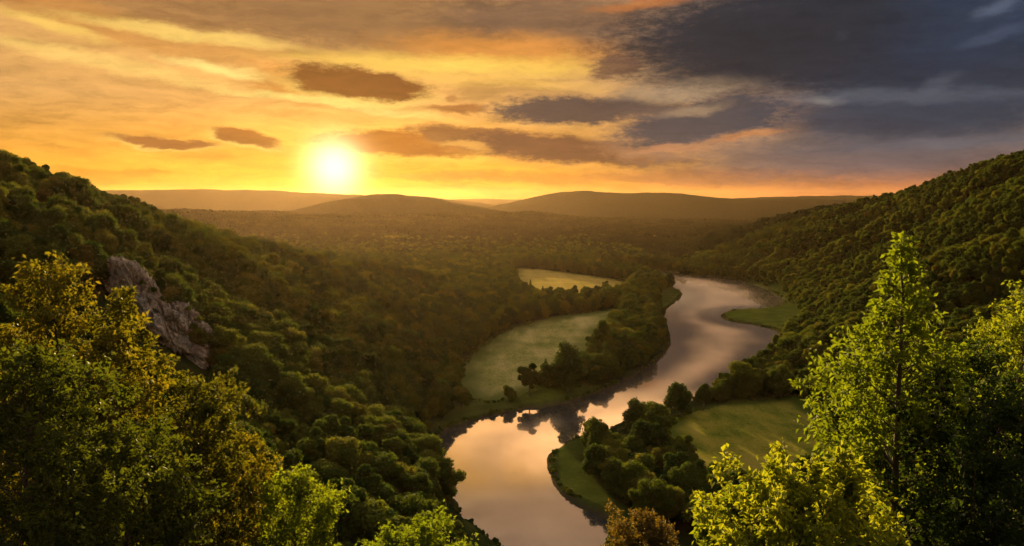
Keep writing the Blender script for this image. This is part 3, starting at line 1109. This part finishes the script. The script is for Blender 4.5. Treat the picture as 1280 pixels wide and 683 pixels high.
def build_near():
    TC = (2.6, 2.3, 0.5)
    m_yg = leaf_mat('yellow_green_leaves', YG, .5, TC, .7, .12)
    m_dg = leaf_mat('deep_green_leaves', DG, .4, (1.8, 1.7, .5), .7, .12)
    m_or = leaf_mat('rust_leaves', OR, .5, (2.0, 1.6, .5), .55, .25)
    m_mx = leaf_mat('mixed_green_leaves', MX, .4, (2.8, 2.2, .45), .7, .12)
    near_tree('slender_tree', 'slender young tree with open yellow-green crown and visible thin trunk', 1140, 30, 284, 150, 'tree', 101,
              .25, 9800, .2, 'slender', .25, None, m_yg, 0.0, 1.2)
    near_tree('leafy_shrub', 'bright yellow-green bush with large leaves below the slender tree', 1010, 21, 612, 130, 'shrub', 102,
              .19, 15000, .1, 'wide', .2, None, m_yg)
    near_tree('leafy_shrub', 'shorter yellow-green bush left of the bright large-leaved bush', 925, 23, 618, 56, 'shrub', 103,
              .2, 5500, .1, 'round', -.1, None, m_yg)
    near_tree('broadleaf_tree', 'tall yellow-green tree behind the slender tree, at the very edge of the picture', 1268, 52, 345, 78, 'tree', 104,
              .28, 13000, .25, 'round', 0, None, m_yg)
    near_tree('broadleaf_tree', 'dark green tree between the slender tree and the picture edge, in shade', 1215, 44, 425, 88, 'tree', 105,
              .26, 14000, .2, 'round', 0, None, m_dg)
    near_tree('broadleaf_tree', 'deep green leafy tree filling the lower corner beside the slender trunk', 1245, 27, 505, 150, 'tree', 106,
              .2, 18000, .1, 'wide', 0, None, m_dg)
    near_tree('autumn_tree', 'rusty orange-brown tree top above the bottom edge next to the river', 803, 58, 655, 54, 'tree', 107,
              .2, 14000, .2, 'round', 0, None, m_or)
    near_tree('broadleaf_tree', 'tallest near tree beside the rock outcrop, with a sunlit yellow-green top', 62, 38, 326, 112, 'tree', 201,
              .25, 24000, .15, 'round', 0, None, m_mx)
    near_tree('broadleaf_tree', 'tree with reddish leaves directly in front of the rock outcrop', 140, 42, 362, 64, 'tree', 202,
              .25, 14000, .15, 'round', 0, None, m_mx)
    near_tree('broadleaf_tree', 'dark shaded tree in the lower corner beneath the tallest near tree', 25, 27, 452, 150, 'tree', 203,
              .2, 20000, .1, 'wide', 0, None, m_dg)
    near_tree('broadleaf_tree', 'round golden-edged tree just below the rock outcrop', 236, 45, 474, 98, 'tree', 204,
              .25, 20000, .1, 'wide', 0, None, m_mx)
    near_tree('broadleaf_tree', 'dark green tree low in front of the round golden-edged tree', 150, 33, 560, 130, 'tree', 205,
              .22, 15000, .1, 'wide', 0, None, m_dg)
    near_tree('broadleaf_tree', 'narrow golden-lit tree next to the round golden-edged tree', 300, 50, 548, 52, 'tree', 206,
              .25, 9000, .1, 'round', 0, None, m_mx)
    near_tree('broadleaf_tree', 'yellow-green tree at the lower end of the row of near trees', 366, 47, 596, 66, 'tree', 207,
              .25, 11000, .1, 'round', 0, None, m_yg)
    near_tree('leafy_shrub', 'yellow-green bush top just showing at the bottom edge before the forest slope', 515, 44, 672, 72, 'shrub', 208,
              .24, 7500, .1, 'wide', 0, None, m_yg)


# ------------------------------------------------------------------ rock outcrop
def rock_mat():
    m, nt, out = new_mat('grey_crag_rock')
    tc = N(nt, 'ShaderNodeTexCoord')
    mp = N(nt, 'ShaderNodeMapping')
    mp.inputs['Scale'].default_value = (1, 1, .55)
    mp.inputs['Rotation'].default_value = (0.2, 0.35, 0)
    nt.links.new(tc.outputs['Object'], mp.inputs[0])
    n1 = N(nt, 'ShaderNodeTexNoise')
    n1.inputs['Scale'].default_value = .5
    n1.inputs['Detail'].default_value = 9
    n1.inputs['Roughness'].default_value = .68
    nt.links.new(mp.outputs[0], n1.inputs['Vector'])
    vo = N(nt, 'ShaderNodeTexVoronoi')
    vo.feature = 'DISTANCE_TO_EDGE'
    vo.inputs['Scale'].default_value = .28
    nt.links.new(mp.outputs[0], vo.inputs['Vector'])
    crack = ramp(nt, vo.outputs[0], [(0, (.35,) * 3), (.06, (1,) * 3)])
    col = ramp(nt, n1.outputs[0], [(.3, (.06, .05, .036)), (.44, (.20, .172, .128)), (.57, (.40, .345, .265)), (.7, (.58, .505, .40))])
    col = mixc(nt, .7, col, crack, 'MULTIPLY')
    # moss and small plants on the flatter places
    ge = N(nt, 'ShaderNodeNewGeometry')
    sx = N(nt, 'ShaderNodeSeparateXYZ')
    nt.links.new(ge.outputs['Normal'], sx.inputs[0])
    moss = math_n(nt, 'MULTIPLY', ramp(nt, sx.outputs[2], [(.5, (0,) * 3), (.75, (1,) * 3)]), ramp(nt, n1.outputs[0], [(.42, (0,) * 3), (.52, (1,) * 3)]))
    col = mixc(nt, moss, col, (.05, .055, .018))
    pb = N(nt, 'ShaderNodeBsdfPrincipled')
    nt.links.new(col, pb.inputs['Base Color'])
    pb.inputs['Roughness'].default_value = .9
    bp = N(nt, 'ShaderNodeBump')
    bp.inputs['Strength'].default_value = 1
    bp.inputs['Distance'].default_value = 1.2
    nt.links.new(math_n(nt, 'ADD', n1.outputs[0], math_n(nt, 'MULTIPLY', crack, .25)), bp.inputs['Height'])
    nt.links.new(bp.outputs[0], pb.inputs['Normal'])
    nt.links.new(pb.outputs[0], out.inputs[0])
    return m


def find_on_slope(u, v):
    d = ray(u, v)
    y = 150.0
    while y < 900:
        t = y / d[1]
        if EYE + d[2] * t < float(terrain(np.array([d[0] * t]), np.array([y]))[0]):
            return d[0] * t, y, EYE + d[2] * t
        y += 2
    return d[0] * t, y, EYE + d[2] * t


def build_rock():
    from mathutils import noise
    rx, ry, rz = ROCK_C
    V0, F0 = ico_arrays(6)
    vs, fs, off = [], [], 0
    k = ry / FPX
    root_l = Vector((rx, ry, rz))
    # boulder masses: (du px, dv px, half width px, half height px, depth offset)
    rng = np.random.default_rng(31)
    for j, (du, dv, hw, hh, dy) in enumerate(((28, 14, 42, 46, 0), (-26, -34, 34, 38, 7), (12, 46, 36, 30, -5), (50, 34, 24, 34, 3), (2, -10, 28, 34, 3),
                                              (-10, 20, 26, 40, -3), (40, -6, 20, 24, 2))):
        c = np.array([du * k, dy, -dv * k])
        # a block bounded by fracture planes
        pn = rng.normal(0, 1, (17, 3)) * np.array([1, 1, .7])
        pn /= np.linalg.norm(pn, axis=1)[:, None]
        pd = rng.uniform(.62, 1.05, 17)
        dots = np.maximum(V0 @ pn.T, .02)
        r = np.minimum((pd / dots).min(1), 1.4)
        dd = np.empty(len(V0))
        for i, p in enumerate(V0):
            q = Vector(p) * float(r[i]) * 2.2 + Vector((j * 9.1, 3.3, 1.7))
            w = noise.noise(q * .9) * .8
            big = noise.voronoi(Vector((q.x * 1.1 + q.z * .45 + w, q.y * 1.1, q.z * .62 + w)))[0]
            small = noise.voronoi(Vector((q.x * 2.8 - q.z * .8, q.y * 2.8, q.z * 2.0)))[0]
            dd[i] = -.26 * max(0.0, 1 - 5.5 * (big[1] - big[0])) + .16 * noise.cell(Vector((q.x * 1.6 + w, q.y * 1.6, q.z * 1.1 + q.x * .4))) * .5 \
                + .09 * (small[1] - small[0]) + .09 * noise.fractal(q * 2.0, 1.0, 2.0, 6)
        rr = (r + dd)[:, None]
        P = V0 * rr * np.array([hw * k, hw * k, hh * k])
        P[:, 0] -= P[:, 2] * .28
        vs.append(P + c)
        fs.append(F0 + off)
        off += len(P)
    me = mesh_from('rock_outcrop', np.vstack(vs), np.vstack(fs), rock_mat(), False)
    o = obj('rock_outcrop', me)
    o.location = (rx, ry + 6, rz)
    A = np.vstack(vs)
    rng = np.random.default_rng(8)
    sh = crown_mesh('shrub', rng, M['leaf_olive'], 2.6, 1.6, 8, 420, .34, 'round', 0.0)
    for q in range(9):
        xa = np.quantile(A[:, 0], .06) + (np.quantile(A[:, 0], .97) - np.quantile(A[:, 0], .06)) * (q + rng.uniform(.1, .9)) / 9
        ii = np.where((np.abs(A[:, 0] - xa) < 1.2) & (A[:, 1] < 6))[0]
        if len(ii) == 0:
            continue
        ii = ii[np.argsort(A[ii, 2])]
        w = ii[int(len(ii) * (.985 if q % 3 else .62))]
        p = A[w]
        e = obj('shrub', sh)
        e.location = (rx + p[0], ry + 6 + p[1], rz + p[2] - .5)
        e.scale = (1, 1, 1) if q % 2 else (1.4, 1.2, 1.1)
        e.rotation_euler = (0, 0, rng.uniform(0, 6))
        tag(e, 'small olive shrub growing out of the grey rock outcrop', 'shrub', 'shrubs on the rock outcrop')
    tag(o, 'grey craggy rock outcrop jutting from the steep forested slope', 'rock')


# ------------------------------------------------------------------ sky, sun, air
SUN_PX = (418, 209)
sd = Vector(ray(*SUN_PX)).normalized()
SUN_EL = math.asin(sd.z)
SUN_AZ = math.atan2(sd.x, sd.y)


LAMP_EL = R(5.5)          # light and physical sky; the glare seen through the low cloud gap stays where the photograph has it
LAMP = Vector((math.sin(SUN_AZ) * math.cos(LAMP_EL), math.cos(SUN_AZ) * math.cos(LAMP_EL), math.sin(LAMP_EL)))


def c8(r, g, b, k=1.0):
    f = lambda c: (c / 12.92 if c <= .04045 else ((c + .055) / 1.055) ** 2.4)
    e = k / 2 ** EXPO
    return tuple(f(c / 255.0) * e for c in (r, g, b))


def px_ang(u, v):
    d = Vector(ray(u, v)).normalized()
    return math.degrees(math.atan2(d.x, d.y)), math.degrees(math.asin(d.z))


def build_sky():
    w = bpy.data.worlds.new('World')
    SC.world = w
    w.use_nodes = True
    nt = w.node_tree
    nt.nodes.clear()
    out = N(nt, 'ShaderNodeOutputWorld')
    bg = N(nt, 'ShaderNodeBackground')
    nt.links.new(bg.outputs[0], out.inputs[0])
    tc = N(nt, 'ShaderNodeTexCoord')
    sx = N(nt, 'ShaderNodeSeparateXYZ')
    nt.links.new(tc.outputs['Generated'], sx.inputs[0])
    az = math_n(nt, 'MULTIPLY', math_n(nt, 'ARCTAN2', sx.outputs[0], sx.outputs[1]), 180 / PI)
    el = math_n(nt, 'MULTIPLY', math_n(nt, 'ARCSINE', sx.outputs[2]), 180 / PI)
    cb = N(nt, 'ShaderNodeCombineXYZ')
    nt.links.new(az, cb.inputs[0])
    nt.links.new(el, cb.inputs[1])
    P = cb.outputs[0]

    def noise(vec, scale, sxy, detail=6, rough=.6, dist=0.0, off=(0, 0, 0)):
        mp = N(nt, 'ShaderNodeMapping')
        mp.inputs['Scale'].default_value = (sxy[0], sxy[1], 1)
        mp.inputs['Location'].default_value = off
        nt.links.new(vec, mp.inputs[0])
        n = N(nt, 'ShaderNodeTexNoise')
        n.inputs['Scale'].default_value = scale
        n.inputs['Detail'].default_value = detail
        n.inputs['Roughness'].default_value = rough
        n.inputs['Distortion'].default_value = dist
        nt.links.new(mp.outputs[0], n.inputs['Vector'])
        return n
    nw = noise(P, 1.0, (.22, .55), 7, .62)
    vm = N(nt, 'ShaderNodeVectorMath', operation='SUBTRACT')
    nt.links.new(nw.outputs['Color'], vm.inputs[0])
    vm.inputs[1].default_value = (.5, .5, .5)
    vs = N(nt, 'ShaderNodeVectorMath', operation='MULTIPLY')
    nt.links.new(vm.outputs[0], vs.inputs[0])
    vs.inputs[1].default_value = (3.6, 1.5, 0)
    va = N(nt, 'ShaderNodeVectorMath', operation='ADD')
    nt.links.new(P, va.inputs[0])
    nt.links.new(vs.outputs[0], va.inputs[1])
    PW = va.outputs[0]
    fine = noise(P, 1.0, (.8, 2.4), 9, .76).outputs[0]
    streak = noise(PW, 1.0, (.10, .75), 6, .6, .4).outputs[0]

    def elr(stops):
        # stops in degrees of elevation
        f = N(nt, 'ShaderNodeMapRange')
        f.inputs['From Min'].default_value = -5
        f.inputs['From Max'].default_value = 95
        nt.links.new(el, f.inputs['Value'])
        return ramp(nt, f.outputs[0], [((e + 5) / 100, c) for e, c in stops])
    west = elr([(-5, c8(150, 90, 40)), (-.5, c8(236, 158, 44)), (1.5, c8(240, 164, 46)), (4, c8(218, 152, 64)), (6.5, c8(204, 150, 86)), (9.5, c8(206, 152, 84)),
                (13.5, c8(214, 160, 96)), (17, c8(255, 190, 104, 1.35)), (22, c8(250, 196, 142, 1.3)), (28, c8(225, 192, 172, 1.2)), (45, c8(205, 195, 192, 1.1)), (90, c8(190, 190, 200))])
    east = elr([(-5, c8(90, 70, 60)), (-.5, c8(205, 120, 62)), (.8, c8(205, 125, 75)), (2, c8(140, 105, 92)), (3.5, c8(94, 88, 92)), (6.5, c8(74, 82, 96)),
                (13.5, c8(60, 74, 98)), (17, c8(240, 182, 130, 1.3)), (22, c8(250, 200, 156, 1.3)), (28, c8(225, 192, 172, 1.2)), (45, c8(205, 195, 192, 1.1)), (90, c8(190, 190, 200))])
    mr = N(nt, 'ShaderNodeMapRange', interpolation_type='SMOOTHSTEP')
    mr.inputs['From Min'].default_value = -4
    mr.inputs['From Max'].default_value = 26
    nt.links.new(az, mr.inputs['Value'])
    col = mixc(nt, mr.outputs[0], west, east)
    # the physical sky below the clouds
    ns = N(nt, 'ShaderNodeTexSky', sky_type='NISHITA')
    ns.sun_disc = False
    ns.sun_elevation = LAMP_EL
    ns.sun_rotation = SUN_AZ
    ns.air_density = 1.5
    ns.dust_density = 2.0
    col = mixc(nt, .03, col, mixc(nt, 1.0, ns.outputs[0], (.1, .1, .1), 'MULTIPLY'), 'ADD')

    def cloud(u, v, hw, hh, rot, rgb, soft=.35, op=.9, rag=1.0, warp=True, bright=1.0):
        nonlocal col
        a, e = px_ang(u, v)
        kx = math.degrees(math.atan(hw / FPX)) * max(.75, math.cos(R(a)) ** 2)
        ky = math.degrees(math.atan(hh / FPX))
        mp = N(nt, 'ShaderNodeMapping', vector_type='TEXTURE')
        mp.inputs['Location'].default_value = (a, e, 0)
        mp.inputs['Rotation'].default_value = (0, 0, R(-rot))
        mp.inputs['Scale'].default_value = (kx, ky, 1)
        nt.links.new(PW if warp else P, mp.inputs[0])
        ln = N(nt, 'ShaderNodeVectorMath', operation='LENGTH')
        nt.links.new(mp.outputs[0], ln.inputs[0])
        d = math_n(nt, 'ADD', ln.outputs['Value'], math_n(nt, 'MULTIPLY', math_n(nt, 'SUBTRACT', fine, .5), 1.15 * rag))
        m = N(nt, 'ShaderNodeMapRange', interpolation_type='SMOOTHSTEP')
        m.inputs['From Min'].default_value = 1 + soft * .62
        m.inputs['From Max'].default_value = 1 - soft * .9
        m.inputs['To Min'].default_value = 0
        m.inputs['To Max'].default_value = op
        nt.links.new(d, m.inputs['Value'])
        col = mixc(nt, m.outputs[0], col, c8(*rgb, bright))

    def rimmed(u, v, hw, hh, rot, rgb, rim, soft, op, rag=1.0):
        cloud(u, v + hh * .28, hw * 1.05, hh * 1.12, rot, rim, soft * 1.3, .75, rag)
        cloud(u, v, hw, hh, rot, rgb, soft, op, rag)

    def shade(lo, hi, amt):
        nonlocal col
        s = ramp(nt, streak, [(.32, (lo,) * 3), (.5, (1,) * 3), (.68, (hi,) * 3)])
        col = mixc(nt, amt, col, s, 'MULTIPLY')
    shade(.72, 1.14, .85)
    # --- warm upper-left deck
    cloud(300, 12, 330, 42, 3, (158, 112, 66), .6, .8)
    cloud(80, 16, 90, 20, 6, (200, 138, 70), .6, .8)
    cloud(500, 26, 260, 44, 2, (146, 108, 70), .6, .85)
    cloud(690, 28, 150, 46, 0, (124, 94, 72), .6, .85)
    cloud(230, 60, 170, 15, 6, (212, 148, 74), .7, .7)
    cloud(640, 66, 150, 22, 3, (228, 150, 66), .7, .8)
    cloud(60, 32, 70, 7, 14, (255, 208, 104), .8, .8)
    cloud(230, 42, 150, 7, 4, (255, 212, 110), .8, .8)
    cloud(120, 76, 190, 8, 8, (255, 206, 112), .8, .85)
    cloud(300, 92, 90, 6, 8, (255, 226, 130), .8, .9)
    cloud(560, 82, 190, 12, 1, (255, 208, 92), .8, .85)
    cloud(600, 100, 150, 10, 3, (246, 190, 92), .8, .7)
    # --- long brown clouds
    cloud(378, 108, 70, 20, 8, (202, 126, 48), .5, .75)
    rimmed(447, 105, 92, 19, 5, (126, 72, 34), (255, 216, 110), .3, .97, .7)
    cloud(420, 129, 130, 5, 6, (255, 228, 124), .8, .85)
    rimmed(206, 177, 72, 6.5, 3, (166, 100, 46), (255, 214, 110), .35, .95, .6)
    rimmed(306, 171, 42, 9, 12, (166, 98, 40), (255, 222, 118), .35, .95, .7)
    cloud(574, 134, 38, 5, 0, (166, 106, 54), .5, .9)
    cloud(568, 121, 9, 4, 0, (190, 130, 70), .6, .8)
    rimmed(730, 137, 120, 16, -1, (82, 70, 68), (238, 176, 96), .35, .96)
    rimmed(505, 180, 112, 17, 3, (170, 96, 34), (255, 208, 84), .35, .95)
    cloud(590, 170, 75, 12, 7, (134, 84, 50), .4, .9)
    rimmed(715, 187, 160, 18, 5, (116, 76, 54), (240, 168, 78), .4, .95)
    cloud(580, 181, 32, 4, 8, (240, 176, 84), .6, .7)
    cloud(758, 164, 36, 9, 0, (226, 164, 84), .6, .8)
    cloud(650, 222, 180, 6, 1, (216, 138, 52), .6, .7)
    cloud(880, 222, 150, 10, 0, (176, 110, 70), .7, .6)
    # --- slate deck on the other side
    cloud(1000, 40, 260, 68, 0, (46, 50, 58), .5, .96)
    cloud(1190, 95, 210, 60, 0, (46, 54, 68), .6, .92)
    cloud(1220, 20, 130, 50, -6, (48, 60, 80), .6, .8)
    cloud(770, 84, 34, 13, -10, (120, 86, 66), .4, .85)
    cloud(860, 112, 85, 14, -3, (176, 148, 116), .6, .75)
    rimmed(880, 152, 118, 30, -8, (70, 70, 76), (206, 150, 100), .4, .95)
    cloud(862, 138, 45, 7, -6, (180, 148, 112), .7, .6)
    cloud(1120, 145, 180, 32, 0, (58, 66, 80), .6, .85)
    cloud(1060, 198, 230, 28, 0, (92, 88, 94), .7, .7)
    cloud(1120, 122, 170, 8, 2, (88, 92, 102), .8, .6)
    cloud(1170, 178, 170, 7, -2, (104, 101, 108), .8, .55)
    cloud(1090, 92, 120, 18, 0, (40, 48, 62), .7, .6)
    cloud(930, 171, 44, 4, -12, (204, 134, 76), .7, .6)
    cloud(835, 186, 50, 5, 0, (196, 136, 92), .6, .7)
    cloud(1030, 126, 22, 6, 8, (150, 142, 132), .8, .4)
    cloud(800, 6, 62, 6, -5, (206, 124, 60), .7, .6)
    cloud(1250, 8, 40, 7, -14, (118, 128, 148), .8, .35)
    cloud(1240, 46, 42, 6, -12, (92, 102, 122), .8, .28)
    cloud(1058, 45, 7, 5, 0, (104, 114, 130), .8, .35)
    cloud(1170, 105, 26, 8, -18, (116, 120, 130), .8, .22)
    cloud(960, 55, 190, 50, -3, (42, 46, 54), .7, .8)
    shade(.86, 1.1, .8)
    # --- bright patches added above the picture, unseen, to brighten the river's reflection
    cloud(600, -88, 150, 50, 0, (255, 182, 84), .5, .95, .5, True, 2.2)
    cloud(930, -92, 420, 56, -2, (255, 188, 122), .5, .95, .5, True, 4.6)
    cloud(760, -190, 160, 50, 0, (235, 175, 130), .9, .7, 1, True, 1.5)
    tex = noise(PW, 1.0, (.34, 1.5), 9, .68, .3).outputs[0]
    col = mixc(nt, .9, col, ramp(nt, tex, [(.28, (.78,) * 3), (.5, (1,) * 3), (.72, (1.14,) * 3)]), 'MULTIPLY')
    # --- the sun and the glare round it
    dt = N(nt, 'ShaderNodeVectorMath', operation='DOT_PRODUCT')
    nt.links.new(tc.outputs['Generated'], dt.inputs[0])
    dt.inputs[1].default_value = sd
    ang = math_n(nt, 'MULTIPLY', math_n(nt, 'ARCCOSINE', math_n(nt, 'MINIMUM', dt.outputs['Value'], 1.0)), 180 / PI)

    def glow(width, rgb, power=2.0):
        nonlocal col
        g = math_n(nt, 'EXPONENT', math_n(nt, 'MULTIPLY', math_n(nt, 'POWER', math_n(nt, 'DIVIDE', ang, width), power), -1.0))
        col = mixc(nt, g, col, mixc(nt, 1.0, col, rgb, 'ADD'))
    e = 1 / 2 ** EXPO
    glow(1.7, (2.4 * e, 1.8 * e, .9 * e), 2.0)
    glow(3.6, (.30 * e, .15 * e, .02 * e), 1.3)
    # away from the sunset the sky is dusky
    bk = N(nt, 'ShaderNodeMapRange', interpolation_type='SMOOTHSTEP')
    bk.inputs['From Min'].default_value = .35
    bk.inputs['From Max'].default_value = -.45
    nt.links.new(sx.outputs[1], bk.inputs['Value'])
    col = mixc(nt, bk.outputs[0], col, mixc(nt, 1.0, col, (.44, .44, .47), 'MULTIPLY'))
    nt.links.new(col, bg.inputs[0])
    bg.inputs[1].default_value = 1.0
    w.cycles.sampling_method = 'MANUAL'
    w.cycles.sample_map_resolution = 1024

    L = bpy.data.lights.new('sun', 'SUN')
    L.energy = 5.0
    L.angle = R(.6)
    L.color = (1.0, .70, .30)
    so = bpy.data.objects.new('sun', L)
    COL.objects.link(so)
    so.location = (0, 0, 400)
    so.rotation_euler = Vector(-LAMP).to_track_quat('-Z', 'Y').to_euler()


HAZE_D = 0.066e-4
HAZE_G = 0.68


def build_haze():
    x0, x1, y0, y1, z0, z1 = -11500, 11500, -120, 14500, -4.0, 232.0
    V = np.array([(x, y, z) for x in (x0, x1) for y in (y0, y1) for z in (z0, z1)], float)
    F = np.array([[0, 1, 3, 2], [4, 6, 7, 5], [0, 4, 5, 1], [2, 3, 7, 6], [0, 2, 6, 4], [1, 5, 7, 3]])
    m, nt, out = new_mat('valley_haze')
    pv = N(nt, 'ShaderNodeVolumePrincipled')
    pv.inputs['Color'].default_value = (1.0, .66, .38, 1)
    pv.inputs['Density'].default_value = HAZE_D
    pv.inputs['Anisotropy'].default_value = HAZE_G
    nt.links.new(pv.outputs[0], out.inputs['Volume'])
    o = obj('haze', mesh_from('haze', V, F, m, False))
    o['kind'] = 'stuff'


# ------------------------------------------------------------------ build
ROCK_C = find_on_slope(180, 410)
print('rock', ROCK_C)
build_ground()
build_river()
build_protos()
build_trees()
build_rock()
build_near()
build_sky()
build_haze()

SC.view_settings.view_transform = 'Standard'
SC.view_settings.look = 'None'
SC.view_settings.exposure = EXPO
SC.view_settings.gamma = 1
SC.view_settings.use_curve_mapping = False
SC.render.engine = 'CYCLES'
cy = SC.cycles
cy.use_denoising = True
cy.max_bounces = 6
cy.diffuse_bounces = 2
cy.glossy_bounces = 3
cy.transmission_bounces = 4
cy.volume_bounces = 0
cy.transparent_max_bounces = 8
cy.sample_clamp_indirect = 4
cy.caustics_reflective = False
cy.caustics_refractive = False
